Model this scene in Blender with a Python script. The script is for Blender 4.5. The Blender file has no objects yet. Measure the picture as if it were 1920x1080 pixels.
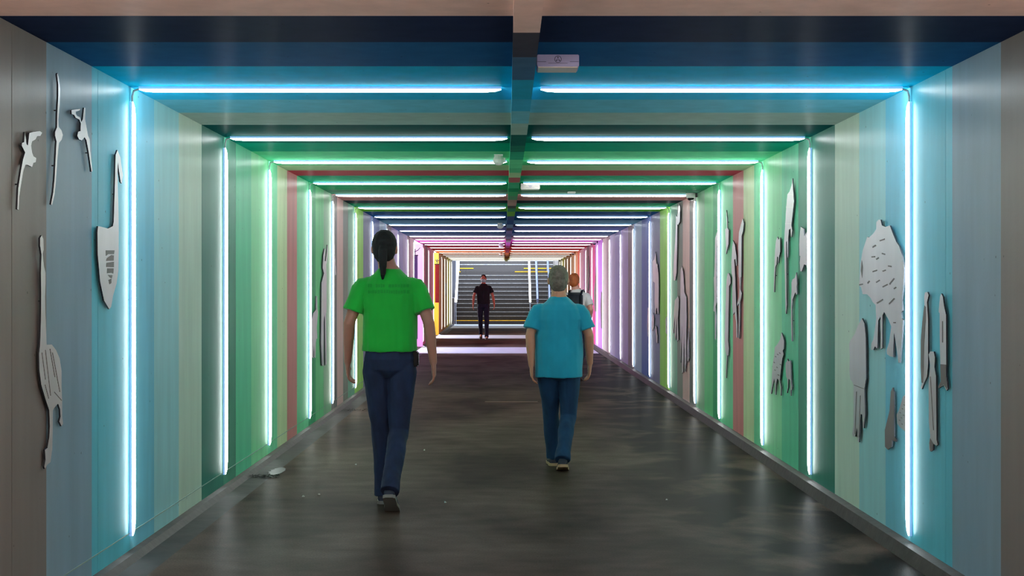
import bpy, bmesh, math, random
from mathutils import Vector, noise
from mathutils.bvhtree import BVHTree
random.seed(7)
C = bpy.context.scene.collection
SC = bpy.context.scene

# ------------------------------------------------------------------ camera
F = 2600.0            # focal length in pixels of the 1920 wide frame
VX, VY, CH = 952.0, 540.0, 1.45
cam = bpy.data.cameras.new('camera')
cam.sensor_width = 36.0
cam.lens = 36.0 * F / 1920.0
cam.shift_x = 8.0 / 1920.0
cam.clip_start, cam.clip_end = 0.05, 300
co = bpy.data.objects.new('camera', cam); C.objects.link(co)
co.location = (0, 0, CH); co.rotation_euler = (math.pi / 2, 0, 0)
SC.camera = co
# ------------------------------------------------------------------ world, exposure
w = bpy.data.worlds.new('world'); SC.world = w; w.use_nodes = True
bg = w.node_tree.nodes['Background']
bg.inputs[0].default_value = (0.62, 0.74, 1.0, 1); bg.inputs[1].default_value = 1.6
SC.view_settings.view_transform = 'Standard'
SC.view_settings.look = 'None'
SC.view_settings.gamma = 1.0
SC.view_settings.use_curve_mapping = False
SC.view_settings.exposure = 0.5
TUBE_L = 14.0        # radiance of the tube diffusers
SC.cycles.use_denoising = True
SC.cycles.max_bounces = 8
SC.cycles.diffuse_bounces = 5
SC.cycles.glossy_bounces = 3
SC.cycles.sample_clamp_indirect = 6.0
SC.cycles.use_light_tree = True
SC.cycles.filter_width = 1.0

def area_light(name, loc, rot, sx, sy, power, col):
    l = bpy.data.lights.new(name, 'AREA'); l.shape = 'RECTANGLE'
    l.size, l.size_y, l.energy, l.color = sx, sy, power, col
    o = bpy.data.objects.new(name, l); C.objects.link(o)
    o.location = loc; o.rotation_euler = rot
    return o
# daylight that falls down the two side stairways and the far stairs
area_light('side_stair_daylight', (-4.6, 32.7, 2.9), (0, math.radians(-62), 0), 2.4, 3.0, 430, (0.72, 0.84, 1.0))
area_light('side_stair_daylight', (-4.6, 41.5, 2.9), (0, math.radians(-62), 0), 2.4, 2.8, 430, (0.74, 0.85, 1.0))
area_light('far_stair_daylight', (0, 57.4, 7.6), (math.radians(30), 0, 0), 4.0, 3.5, 1500, (0.66, 0.80, 1.0))

# ------------------------------------------------------------------ colour + materials
def s2l(c):
    c /= 255.0
    return c / 12.92 if c <= 0.04045 else ((c + 0.055) / 1.055) ** 2.4
def lin(rgb, k=1.0, sat=1.0):
    c = [s2l(v) * k for v in rgb]
    g = sum(c) / 3
    top = max(c + [.86]) / .86
    c = [v / top for v in c]; g /= top
    return tuple(min(0.88, max(0.002, g + (v - g) * sat)) for v in c)

def mat(name, rgb=None, rough=0.5, metal=0.0, k=1.0, noise_scale=0, noise_amt=0.0, bump=0.0, sheen=0.0, coat=0.0, stretch=(1, 1, 1)):
    m = bpy.data.materials.new(name); m.use_nodes = True
    nt = m.node_tree; b = nt.nodes['Principled BSDF']
    col = lin(rgb, k) + (1,)
    b.inputs['Base Color'].default_value = col
    b.inputs['Roughness'].default_value = rough
    b.inputs['Metallic'].default_value = metal
    if sheen: b.inputs['Sheen Weight'].default_value = sheen
    if coat: b.inputs['Coat Weight'].default_value = coat
    if noise_scale:
        tc = nt.nodes.new('ShaderNodeTexCoord'); mp = nt.nodes.new('ShaderNodeMapping')
        mp.inputs['Scale'].default_value = stretch
        n = nt.nodes.new('ShaderNodeTexNoise'); n.inputs['Scale'].default_value = noise_scale; n.inputs['Detail'].default_value = 5
        nt.links.new(tc.outputs['Object'], mp.inputs[0]); nt.links.new(mp.outputs[0], n.inputs['Vector'])
        mr = nt.nodes.new('ShaderNodeMapRange')
        mr.inputs['From Min'].default_value = 0.3; mr.inputs['From Max'].default_value = 0.7
        mr.inputs['To Min'].default_value = 1 - noise_amt; mr.inputs['To Max'].default_value = 1 + noise_amt
        nt.links.new(n.outputs['Fac'], mr.inputs['Value'])
        mx = nt.nodes.new('ShaderNodeVectorMath'); mx.operation = 'SCALE'
        mx.inputs[0].default_value = col[:3]
        nt.links.new(mr.outputs[0], mx.inputs['Scale']); nt.links.new(mx.outputs[0], b.inputs['Base Color'])
        if bump:
            bp = nt.nodes.new('ShaderNodeBump'); bp.inputs['Strength'].default_value = bump; bp.inputs['Distance'].default_value = 0.01
            nt.links.new(n.outputs['Fac'], bp.inputs['Height']); nt.links.new(bp.outputs[0], b.inputs['Normal'])
    return m

def emit(name, rgb, strength):
    m = bpy.data.materials.new(name); m.use_nodes = True
    b = m.node_tree.nodes['Principled BSDF']
    b.inputs['Base Color'].default_value = (0.7, 0.7, 0.7, 1)
    b.inputs['Emission Color'].default_value = tuple(rgb) + (1,)
    b.inputs['Emission Strength'].default_value = strength
    return m

def matt_with_sheen(nt, b, gloss, grough):
    """diffuse coat with a constant thin gloss, without the strong grazing mirror of a clear varnish"""
    d = nt.nodes.new('ShaderNodeBsdfDiffuse'); g = nt.nodes.new('ShaderNodeBsdfGlossy'); mx = nt.nodes.new('ShaderNodeMixShader')
    for l in list(nt.links):
        if l.to_node == b:
            if l.to_socket.name == 'Base Color': nt.links.new(l.from_socket, d.inputs['Color'])
            if l.to_socket.name == 'Normal': nt.links.new(l.from_socket, d.inputs['Normal']); nt.links.new(l.from_socket, g.inputs['Normal'])
    g.inputs['Roughness'].default_value = grough; g.inputs['Color'].default_value = (.9, .9, .9, 1)
    mx.inputs[0].default_value = gloss
    nt.links.new(d.outputs[0], mx.inputs[1]); nt.links.new(g.outputs[0], mx.inputs[2])
    nt.links.new(mx.outputs[0], nt.nodes['Material Output'].inputs['Surface'])
    nt.nodes.remove(b)

def paint_material(name, rough, bump=0.12, spec=.4):
    """painted concrete: the stripe colours come from the mesh, wear and pits from noise"""
    m = bpy.data.materials.new(name); m.use_nodes = True
    nt = m.node_tree; b = nt.nodes['Principled BSDF']
    b.inputs['Specular IOR Level'].default_value = spec
    at = nt.nodes.new('ShaderNodeAttribute'); at.attribute_name = 'paint'
    tc = nt.nodes.new('ShaderNodeTexCoord')
    def nz(scale, st, det=4):
        mp = nt.nodes.new('ShaderNodeMapping'); mp.inputs['Scale'].default_value = st
        n = nt.nodes.new('ShaderNodeTexNoise'); n.inputs['Scale'].default_value = scale; n.inputs['Detail'].default_value = det
        nt.links.new(tc.outputs['Object'], mp.inputs[0]); nt.links.new(mp.outputs[0], n.inputs['Vector'])
        return n
    n1 = nz(9, (1, 1, 0.12)); n2 = nz(60, (1, 1, 1), 2)
    mr = nt.nodes.new('ShaderNodeMapRange')
    mr.inputs['From Min'].default_value = .3; mr.inputs['From Max'].default_value = .7
    mr.inputs['To Min'].default_value = .93; mr.inputs['To Max'].default_value = 1.07
    nt.links.new(n1.outputs['Fac'], mr.inputs['Value'])
    pit = nt.nodes.new('ShaderNodeTexVoronoi'); pit.inputs['Scale'].default_value = 7
    nt.links.new(tc.outputs['Object'], pit.inputs['Vector'])
    pr = nt.nodes.new('ShaderNodeMapRange')
    pr.inputs['From Min'].default_value = .03; pr.inputs['From Max'].default_value = .05
    pr.inputs['To Min'].default_value = .45; pr.inputs['To Max'].default_value = 1
    nt.links.new(pit.outputs['Distance'], pr.inputs['Value'])
    mu = nt.nodes.new('ShaderNodeMath'); mu.operation = 'MULTIPLY'
    nt.links.new(mr.outputs[0], mu.inputs[0]); nt.links.new(pr.outputs[0], mu.inputs[1])
    sc = nt.nodes.new('ShaderNodeVectorMath'); sc.operation = 'SCALE'
    nt.links.new(at.outputs['Color'], sc.inputs[0]); nt.links.new(mu.outputs[0], sc.inputs['Scale'])
    nt.links.new(sc.outputs[0], b.inputs['Base Color'])
    r = nt.nodes.new('ShaderNodeMapRange')
    r.inputs['To Min'].default_value = rough - .08; r.inputs['To Max'].default_value = rough + .1
    nt.links.new(n1.outputs['Fac'], r.inputs['Value']); nt.links.new(r.outputs[0], b.inputs['Roughness'])
    bp = nt.nodes.new('ShaderNodeBump'); bp.inputs['Strength'].default_value = bump; bp.inputs['Distance'].default_value = 0.004
    nt.links.new(n2.outputs['Fac'], bp.inputs['Height']); nt.links.new(bp.outputs[0], b.inputs['Normal'])
    matt_with_sheen(nt, b, spec, rough)
    return m

M = {}
M['wall'] = paint_material('striped_wall_paint', 0.30, .12, .085)
M['ceil'] = paint_material('striped_ceiling_paint', 0.30, 0.08, .015)

def floor_material():
    m = bpy.data.materials.new('worn_asphalt'); m.use_nodes = True
    nt = m.node_tree; b = nt.nodes['Principled BSDF']
    tc = nt.nodes.new('ShaderNodeTexCoord')
    def nz(scale, st, det=5, dist=0.0):
        mp = nt.nodes.new('ShaderNodeMapping'); mp.inputs['Scale'].default_value = st
        n = nt.nodes.new('ShaderNodeTexNoise'); n.inputs['Scale'].default_value = scale; n.inputs['Detail'].default_value = det
        n.inputs['Distortion'].default_value = dist
        nt.links.new(tc.outputs['Object'], mp.inputs[0]); nt.links.new(mp.outputs[0], n.inputs['Vector'])
        return n
    b.inputs['Specular IOR Level'].default_value = .12
    big = nz(0.9, (1.0, 0.55, 1), 6, .4); fine = nz(90, (1, 1, 1), 3); mid = nz(5, (.6, 1, 1), 6)
    cr = nt.nodes.new('ShaderNodeValToRGB')
    cr.color_ramp.elements[0].position = .34; cr.color_ramp.elements[0].color = (.040, .027, .021, 1)
    cr.color_ramp.elements[1].position = .62; cr.color_ramp.elements[1].color = (.108, .074, .058, 1)
    nt.links.new(big.outputs['Fac'], cr.inputs[0])
    a = nt.nodes.new('ShaderNodeMapRange'); a.inputs['From Min'].default_value = .3; a.inputs['From Max'].default_value = .7
    a.inputs['To Min'].default_value = .75; a.inputs['To Max'].default_value = 1.25
    nt.links.new(mid.outputs['Fac'], a.inputs['Value'])
    a2 = nt.nodes.new('ShaderNodeMapRange'); a2.inputs['From Min'].default_value = .3; a2.inputs['From Max'].default_value = .7
    a2.inputs['To Min'].default_value = .8; a2.inputs['To Max'].default_value = 1.2
    nt.links.new(fine.outputs['Fac'], a2.inputs['Value'])
    mu = nt.nodes.new('ShaderNodeMath'); mu.operation = 'MULTIPLY'
    nt.links.new(a.outputs[0], mu.inputs[0]); nt.links.new(a2.outputs[0], mu.inputs[1])
    sc = nt.nodes.new('ShaderNodeVectorMath'); sc.operation = 'SCALE'
    nt.links.new(cr.outputs[0], sc.inputs[0]); nt.links.new(mu.outputs[0], sc.inputs['Scale'])
    sx = nt.nodes.new('ShaderNodeSeparateXYZ'); nt.links.new(tc.outputs['Object'], sx.inputs[0])
    e1 = nt.nodes.new('ShaderNodeMapRange'); e1.interpolation_type = 'SMOOTHSTEP'
    e1.inputs['From Min'].default_value = .6; e1.inputs['From Max'].default_value = 1.5
    nt.links.new(sx.outputs['X'], e1.inputs['Value'])
    st_ = nz(1.6, (1, .8, 1), 6, .6)
    e2 = nt.nodes.new('ShaderNodeMapRange'); e2.inputs['From Min'].default_value = .38; e2.inputs['From Max'].default_value = .52
    nt.links.new(st_.outputs['Fac'], e2.inputs['Value'])
    gm = nt.nodes.new('ShaderNodeMath'); gm.operation = 'MULTIPLY'
    nt.links.new(e1.outputs[0], gm.inputs[0]); nt.links.new(e2.outputs[0], gm.inputs[1])
    mixc = nt.nodes.new('ShaderNodeMix'); mixc.data_type = 'RGBA'
    nt.links.new(gm.outputs[0], mixc.inputs['Factor']); nt.links.new(sc.outputs[0], mixc.inputs[6])
    mixc.inputs[7].default_value = (.012, .010, .009, 1)
    nt.links.new(mixc.outputs[2], b.inputs['Base Color'])
    r = nt.nodes.new('ShaderNodeMapRange'); r.inputs['From Min'].default_value = .3; r.inputs['From Max'].default_value = .7
    r.inputs['To Min'].default_value = .42; r.inputs['To Max'].default_value = .62
    nt.links.new(mid.outputs['Fac'], r.inputs['Value']); nt.links.new(r.outputs[0], b.inputs['Roughness'])
    bp = nt.nodes.new('ShaderNodeBump'); bp.inputs['Strength'].default_value = .3; bp.inputs['Distance'].default_value = .004
    nt.links.new(fine.outputs['Fac'], bp.inputs['Height']); nt.links.new(bp.outputs[0], b.inputs['Normal'])
    matt_with_sheen(nt, b, .045, .33)
    return m
M['floor'] = floor_material()
M['gutter'] = mat('dirty_gutter_concrete', (34, 29, 26), .7, noise_scale=6, noise_amt=.6, bump=.5)
M['kerb'] = mat('kerb_concrete', (62, 55, 52), .6, noise_scale=14, noise_amt=.25, bump=.3)
M['plate'] = mat('brushed_metal_plate', (214, 212, 214), .36, .35, noise_scale=5, noise_amt=.08, stretch=(1, 1, .2))
M['plate_edge'] = mat('dark_plate_edge', (58, 62, 70), .5, .5)
M['plate_mark'] = mat('grey_engraving', (118, 112, 108), .5, .1)
M['plate_grey'] = mat('matt_grey_metal', (150, 140, 138), .4, .2)
M['white_plastic'] = mat('white_plastic', (225, 225, 220), .4)
M['black_plastic'] = mat('black_plastic', (18, 18, 20), .25)
M['cable'] = mat('pale_cable', (170, 180, 180), .5)
M['steel'] = mat('brushed_steel', (190, 200, 220), .3, .8)

# ------------------------------------------------------------------ helpers
def tag(o, label=None, cat=None, group=None, kind=None):
    if label: o['label'] = label
    if cat: o['category'] = cat
    if group: o['group'] = group
    if kind: o['kind'] = kind
    return o
def link(name, bm, mats, parent=None, smooth=False):
    me = bpy.data.meshes.new(name); bm.to_mesh(me); bm.free()
    for mm in (mats if isinstance(mats, (list, tuple)) else [mats]): me.materials.append(mm)
    if smooth: me.polygons.foreach_set('use_smooth', [True] * len(me.polygons))
    o = bpy.data.objects.new(name, me); C.objects.link(o)
    if parent: o.parent = parent
    return o
def empty(name, loc, label, cat, group=None, rz=0):
    o = bpy.data.objects.new(name, None); C.objects.link(o); o.location = loc; o.rotation_euler[2] = rz
    o.empty_display_size = .05
    return tag(o, label, cat, group)
def box(bm, x0, x1, y0, y1, z0, z1, mi=0):
    v = [bm.verts.new(p) for p in ((x0, y0, z0), (x1, y0, z0), (x1, y1, z0), (x0, y1, z0), (x0, y0, z1), (x1, y0, z1), (x1, y1, z1), (x0, y1, z1))]
    for f in ((0, 3, 2, 1), (4, 5, 6, 7), (0, 1, 5, 4), (1, 2, 6, 5), (2, 3, 7, 6), (3, 0, 4, 7)):
        bm.faces.new([v[i] for i in f]).material_index = mi
def ring_tube(bm, rings, mi=0):
    """rings: lists of points, equal length; capped"""
    R = [[bm.verts.new(p) for p in r] for r in rings]
    n = len(R[0])
    for a, b in zip(R, R[1:]):
        for i in range(n):
            bm.faces.new((a[i], a[(i + 1) % n], b[(i + 1) % n], b[i])).material_index = mi
    bm.faces.new(list(reversed(R[0]))).material_index = mi
    bm.faces.new(R[-1]).material_index = mi
def tube(bm, pts, rad, n=10, mi=0):
    pts = [Vector(p) for p in pts]; rings = []
    if not isinstance(rad, (list, tuple)): rad = [rad] * len(pts)
    s = None
    for i, p in enumerate(pts):
        t = (pts[min(i + 1, len(pts) - 1)] - pts[max(i - 1, 0)]).normalized()
        if s is None:
            s = t.cross(Vector((0, 1, 0)))
            if s.length < .3: s = t.cross(Vector((0, 0, 1)))
        s = (s - t * s.dot(t)).normalized(); u = s.cross(t)
        rings.append([p + (s * math.cos(2 * math.pi * k / n) + u * math.sin(2 * math.pi * k / n)) * rad[i] for k in range(n)])
    ring_tube(bm, rings, mi)

def sh(Y):            # the far tunnel drifts a little to the left
    return -0.004 * max(0.0, Y - 16.0)
XL, XR, ZC = -2.04, 2.18, 2.537
Y_END = 54.6

# ------------------------------------------------------------------ stripes (near, far, wall rgb, ceiling rgb)
ST = [
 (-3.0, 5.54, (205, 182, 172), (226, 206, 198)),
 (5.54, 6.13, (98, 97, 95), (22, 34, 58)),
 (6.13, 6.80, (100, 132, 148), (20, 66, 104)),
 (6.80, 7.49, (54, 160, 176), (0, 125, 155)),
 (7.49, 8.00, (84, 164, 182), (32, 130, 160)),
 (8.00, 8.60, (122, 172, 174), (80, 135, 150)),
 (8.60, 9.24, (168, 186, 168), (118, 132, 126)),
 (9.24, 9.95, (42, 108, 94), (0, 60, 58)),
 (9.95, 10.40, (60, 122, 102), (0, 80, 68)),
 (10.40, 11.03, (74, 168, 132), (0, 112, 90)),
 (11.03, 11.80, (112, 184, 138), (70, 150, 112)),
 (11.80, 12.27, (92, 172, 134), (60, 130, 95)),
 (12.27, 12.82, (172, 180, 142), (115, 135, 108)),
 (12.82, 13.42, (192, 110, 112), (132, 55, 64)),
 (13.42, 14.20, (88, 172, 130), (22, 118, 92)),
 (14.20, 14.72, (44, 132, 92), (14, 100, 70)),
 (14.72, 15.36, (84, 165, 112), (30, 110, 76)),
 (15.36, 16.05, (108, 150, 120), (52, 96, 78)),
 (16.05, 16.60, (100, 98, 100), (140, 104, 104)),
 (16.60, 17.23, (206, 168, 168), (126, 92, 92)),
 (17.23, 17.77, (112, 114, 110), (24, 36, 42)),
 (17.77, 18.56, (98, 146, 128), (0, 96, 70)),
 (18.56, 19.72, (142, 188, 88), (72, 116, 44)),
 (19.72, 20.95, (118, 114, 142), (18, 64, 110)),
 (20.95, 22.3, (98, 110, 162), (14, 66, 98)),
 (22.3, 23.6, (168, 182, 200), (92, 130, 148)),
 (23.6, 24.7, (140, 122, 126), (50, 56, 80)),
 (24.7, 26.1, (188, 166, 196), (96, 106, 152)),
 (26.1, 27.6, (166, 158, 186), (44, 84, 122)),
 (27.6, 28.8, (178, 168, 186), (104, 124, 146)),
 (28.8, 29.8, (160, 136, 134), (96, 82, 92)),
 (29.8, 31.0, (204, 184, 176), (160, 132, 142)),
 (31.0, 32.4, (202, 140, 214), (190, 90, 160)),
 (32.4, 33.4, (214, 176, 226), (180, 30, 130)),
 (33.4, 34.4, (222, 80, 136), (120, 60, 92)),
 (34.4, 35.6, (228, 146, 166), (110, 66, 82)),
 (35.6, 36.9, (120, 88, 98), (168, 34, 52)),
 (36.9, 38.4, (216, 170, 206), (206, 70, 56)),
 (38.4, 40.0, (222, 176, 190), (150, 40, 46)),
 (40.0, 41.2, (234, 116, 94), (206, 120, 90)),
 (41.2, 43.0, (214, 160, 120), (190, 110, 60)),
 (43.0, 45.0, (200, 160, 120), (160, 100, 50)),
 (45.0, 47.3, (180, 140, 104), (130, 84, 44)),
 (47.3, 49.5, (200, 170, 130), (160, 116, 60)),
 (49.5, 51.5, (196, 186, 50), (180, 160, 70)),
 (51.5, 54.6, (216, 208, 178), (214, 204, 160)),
]
WALL_K, CEIL_K = 1.95, 2.3
def wallcol(e): return lin(e[2], WALL_K if e[0] < 19 else 1.8, .84 if e[0] < 19 else .95)
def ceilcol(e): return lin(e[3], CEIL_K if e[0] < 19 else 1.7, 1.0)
OPEN = [(31.0, 34.3), (40.0, 42.9)]
GROOVES = [5.70, 6.90, 9.24, 10.40, 12.70, 17.77, 23.6, 28.8, 35.6]

def painted(name, pieces, material, kind='structure', parent=None):
    """pieces: (list of 4 points, rgb) quads"""
    bm = bmesh.new(); lay = bm.loops.layers.float_color.new('paint')
    for pts, c in pieces:
        f = bm.faces.new([bm.verts.new(p) for p in pts])
        for l in f.loops: l[lay] = (c[0], c[1], c[2], 1)
    bmesh.ops.remove_doubles(bm, verts=bm.verts, dist=1e-5)
    o = link(name, bm, material, parent)
    return tag(o, kind=kind)

def segs(e, opens):
    out = [(e[0], e[1])]
    for a, b in opens:
        nxt = []
        for s, t in out:
            if b <= s or a >= t: nxt.append((s, t)); continue
            if s < a: nxt.append((s, a))
            if t > b: nxt.append((b, t))
        out = nxt
    return out

def build_wall(name, X, sgn, opens):
    P = []
    G = .007; D = .014
    for e in ST:
        c = wallcol(e)
        for s, t in segs(e, opens):
            cuts = [g for g in GROOVES if s <= g < t]
            cur = s
            for g in cuts:
                if g > cur:
                    P.append(([(X + sh(cur), cur, 0), (X + sh(g), g, 0), (X + sh(g), g, ZC), (X + sh(cur), cur, ZC)], c))
                x = X + sh(g); xi = x + sgn * D
                P.append(([(x, g, 0), (xi, g, 0), (xi, g, ZC), (x, g, ZC)], c))
                P.append(([(xi, g, 0), (xi, g + G, 0), (xi, g + G, ZC), (xi, g, ZC)], c))
                P.append(([(xi, g + G, 0), (x, g + G, 0), (x, g + G, ZC), (xi, g + G, ZC)], c))
                cur = g + G
            P.append(([(X + sh(cur), cur, 0), (X + sh(t), t, 0), (X + sh(t), t, ZC), (X + sh(cur), cur, ZC)], c))
    return painted(name, P, M['wall'])
build_wall('wall_left', XL, -1, OPEN)
build_wall('wall_right', XR, 1, [])

P = []
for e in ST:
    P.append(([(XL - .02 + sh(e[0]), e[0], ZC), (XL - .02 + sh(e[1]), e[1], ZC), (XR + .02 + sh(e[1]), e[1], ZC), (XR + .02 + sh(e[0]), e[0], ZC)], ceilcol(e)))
# end face of the ceiling slab above the stairs
cc = lin((190, 185, 170))
xa, xb = XL + sh(Y_END) - .3, XR + sh(Y_END) + .3
P.append(([(xa, Y_END, ZC), (xb, Y_END, ZC), (xb, Y_END, 3.3), (xa, Y_END, 3.3)], cc))
P.append(([(XL - .6, -3, 3.3), (XR + .6, -3, 3.3), (xb, Y_END, 3.3), (xa, Y_END, 3.3)], cc))
painted('ceiling', P, M['ceil'])
painted('wall_back', [([(XL - .1, -3, 0), (XR + .1, -3, 0), (XR + .1, -3, ZC), (XL - .1, -3, ZC)], lin((120, 112, 108)))], M['wall'])

# beam below the ceiling
def beam_x(Y):
    return .075 - .0029 * max(0, Y - 9)
ZB = 2.470; HB = .0535
P = []
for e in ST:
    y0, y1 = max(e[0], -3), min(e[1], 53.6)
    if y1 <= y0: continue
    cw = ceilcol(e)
    cx = tuple(.55 * a + .45 * b * .6 for a, b in zip(cw, wallcol(e)))  # lighter than the ceiling stripes: the light on the beam is mixed in
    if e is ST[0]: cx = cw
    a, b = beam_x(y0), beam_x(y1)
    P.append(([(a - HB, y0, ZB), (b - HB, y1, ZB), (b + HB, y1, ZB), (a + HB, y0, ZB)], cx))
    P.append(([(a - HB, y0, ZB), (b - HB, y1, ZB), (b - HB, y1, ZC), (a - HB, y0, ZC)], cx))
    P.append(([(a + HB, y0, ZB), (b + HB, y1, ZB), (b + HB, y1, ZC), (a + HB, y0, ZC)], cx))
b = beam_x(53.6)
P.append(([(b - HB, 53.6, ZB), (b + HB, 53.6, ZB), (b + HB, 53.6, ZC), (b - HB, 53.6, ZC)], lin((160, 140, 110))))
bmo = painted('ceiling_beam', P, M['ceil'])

# floor, gutter, kerbs
def strip(bm, xa, xb, za, zb, y0, y1, n=20):
    for i in range(n):
        p, q = y0 + (y1 - y0) * i / n, y0 + (y1 - y0) * (i + 1) / n
        bm.faces.new([bm.verts.new(v) for v in ((xa + sh(p), p, za), (xb + sh(p), p, zb), (xb + sh(q), q, zb), (xa + sh(q), q, za))])
bm = bmesh.new()
strip(bm, -1.82, 2.12, 0, 0, -3, 31.0, 20)
strip(bm, -1.82, 2.12, 0, 0, 31.0, 56.0, 20)
for a, b in OPEN:
    bm.faces.new([bm.verts.new(v) for v in ((-7.5, a, 0), (-1.82 + sh(a), a, 0), (-1.82 + sh(b), b, 0), (-7.5, b, 0))])
bmesh.ops.remove_doubles(bm, verts=bm.verts, dist=1e-4)
bmesh.ops.recalc_face_normals(bm, faces=bm.faces)
fl = tag(link('floor', bm, M['floor']), kind='structure')
def trim(name, runs, prof, m):
    bm = bmesh.new()
    for y0, y1 in runs:
        for (xa, za), (xb, zb) in zip(prof, prof[1:]): strip(bm, xa, xb, za, zb, y0, y1, 14)
        for yy in (y0, y1):
            base = [(x + sh(yy), yy, z) for x, z in prof]
            if len(base) > 2: bm.faces.new([bm.verts.new(v) for v in base])
    bmesh.ops.remove_doubles(bm, verts=bm.verts, dist=1e-4)
    bmesh.ops.recalc_face_normals(bm, faces=bm.faces)
    return tag(link(name, bm, m), kind='structure')
RUNS = [(-3, 31.0), (34.3, 40.0), (42.9, 54.6)]
trim('trim_1', RUNS, [(-1.98, 0.002), (-1.82, -.001)], M['gutter'])
trim('baseboard_left', RUNS, [(-2.04, .035), (-2.0, .03), (-1.965, 0.0)], M['kerb'])
trim('baseboard_right', [(-3, 54.6)], [(2.18, .078), (2.125, .072), (2.105, 0.0)], M['kerb'])
# pale floor bands painting in the daylight at the side stairways and far stairs
M['daylight_band'] = mat('pale_daylight_band', (176, 180, 196), .45, noise_scale=4, noise_amt=.12)
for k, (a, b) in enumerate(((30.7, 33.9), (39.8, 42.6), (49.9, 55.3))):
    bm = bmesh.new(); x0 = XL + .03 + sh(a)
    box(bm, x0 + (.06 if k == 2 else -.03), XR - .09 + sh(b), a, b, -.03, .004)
    tag(link('trim_%d' % (k + 4), bm, M['daylight_band']), kind='structure')
# shallow paint joint near the foot of each wall
M['joint'] = mat('pale_joint', (150, 175, 168), .6)
for nm, X, s, rr in (('trim_2', XL, 1, RUNS), ('trim_3', XR, -1, [(-3, 54.6)])):
    bm = bmesh.new()
    for y0, y1 in rr:
        n = 12
        for i in range(n):
            p, q = y0 + (y1 - y0) * i / n, y0 + (y1 - y0) * (i + 1) / n
            z = .125 if s > 0 else .15
            for (xo1, z1, xo2, z2) in ((0, z, .003, z), (.003, z, .003, z + .005), (.003, z + .005, 0, z + .005)):
                bm.faces.new([bm.verts.new(v) for v in ((X + s * xo1 + sh(p), p, z1), (X + s * xo1 + sh(q), q, z1), (X + s * xo2 + sh(q), q, z2), (X + s * xo2 + sh(p), p, z2))])
    if s > 0: tag(link(nm, bm, M['joint']), kind='structure')
    else: bm.free()

# ------------------------------------------------------------------ side stairways
def side_room(n, a, b, farcol, nearcol, banner_col, banner_name, lab, twig_y):
    x0 = XL + sh(a)
    P = [([(-7.5, b, 0), (x0, b, 0), (x0, b, ZC), (-7.5, b, ZC)], lin(farcol, 1.2)),
         ([(-7.5, a, 0), (x0, a, 0), (x0, a, ZC), (-7.5, a, ZC)], lin(nearcol, 1.2)),
         ([(-7.5, a, 0), (-7.5, b, 0), (-7.5, b, 1.2), (-7.5, a, 1.2)], lin((150, 150, 150)))]
    painted('wall_side_' + n, P, M['wall'])
side_room('near', 31.0, 34.3, (245, 150, 205), (230, 160, 200), None, None, None, None)
side_room('far', 40.0, 42.9, (250, 178, 50), (230, 170, 70), None, None, None, None)
# hanging banners on the far side of each side stairway
def banner(name, x0, x1, y, z0, z1, col, label):
    e = empty(name, ((x0 + x1) / 2, y, z0), label, 'banner')
    cx = (x0 + x1) / 2; h = z1 - z0; hw = (x1 - x0) / 2
    bm = bmesh.new(); n = 10
    for i in range(n):
        a, b = -hw + 2 * hw * i / n, -hw + 2 * hw * (i + 1) / n
        ya, yb = .012 * math.sin(i * 2.1), .012 * math.sin((i + 1) * 2.1)
        box(bm, a, b, ya - .006, ya + .006, 0, h)
    link('cloth', bm, mat(name + '_cloth', col, .7), e)
    bm = bmesh.new(); tube(bm, [(-hw - .01, 0, h + .01), (hw + .01, 0, h + .01)], .014)
    link('rod', bm, M['black_plastic'], e)
    bm = bmesh.new()
    tube(bm, [(0, 0, h + .01), (0, .0, h + .17)], .012)
    tube(bm, [(0, 0, h + .1), (.07, 0, h + .14), (.12, 0, h + .2)], .01)
    tube(bm, [(0, 0, h + .08), (-.05, 0, h + .15)], .009)
    link('hook', bm, M['black_plastic'], e)
    return e
banner('hanging_banner', -2.33, -2.21, 34.0, .2, 2.24, (74, 44, 92), 'dark purple banner hanging in the pink side stairway')
banner('hanging_banner', -2.235, -2.11, 42.6, 1.0, 2.17, (140, 12, 26), 'dark red banner hanging in front of the yellow side stairway wall')

# ------------------------------------------------------------------ far stairs
M['stair'] = mat('dark_stair_stone', (70, 64, 60), .7, noise_scale=40, noise_amt=.5, bump=.4)
M['nosing'] = mat('worn_step_edge', (178, 176, 174), .6, noise_scale=10, noise_amt=.3)
M['yellow'] = mat('yellow_step_marking', (240, 176, 20), .6, noise_scale=8, noise_amt=.2)
SX0, SX1 = -2.12, 2.0
Y0S, RISE, GO = 55.4, .166, .30
def step_positions():
    out = []; y, z = Y0S, 0.0
    for k in range(13):
        out.append((y, z, z + RISE)); y += GO; z += RISE
    y += 1.3
    for k in range(12):
        out.append((y, z, z + RISE)); y += GO; z += RISE
    return out, y, z
steps, yt, zt = step_positions()
bm = bmesh.new()
for i, (y, z, z2) in enumerate(steps):
    yn = steps[i + 1][0] if i + 1 < len(steps) else y + 8
    box(bm, SX0, SX1, y, yn, max(0, z - .5), z2)
st = tag(link('stairs', bm, M['stair']), kind='structure')
bm = bmesh.new()
for i, (y, z, z2) in enumerate(steps):
    if i in (0, 12, 13): continue
    box(bm, SX0, SX1, y - .008, y + .045, z2 - .024, z2 + .003)
tag(link('step_edges', bm, M['nosing'], st), kind=None)
for i, x0, x1 in ((0, SX0, SX1), (12, -2.1, -2.0), (12, .3, SX1 - .05), (13, -2.1, -1.5), (13, .7, SX1 - .05)):
    y, z, z2 = steps[i]
    bm = bmesh.new(); box(bm, x0, x1, y - .01, y + .05, z2 - .035, z2 + .004)
    link('yellow_edge', bm, M['yellow'], st)
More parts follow.
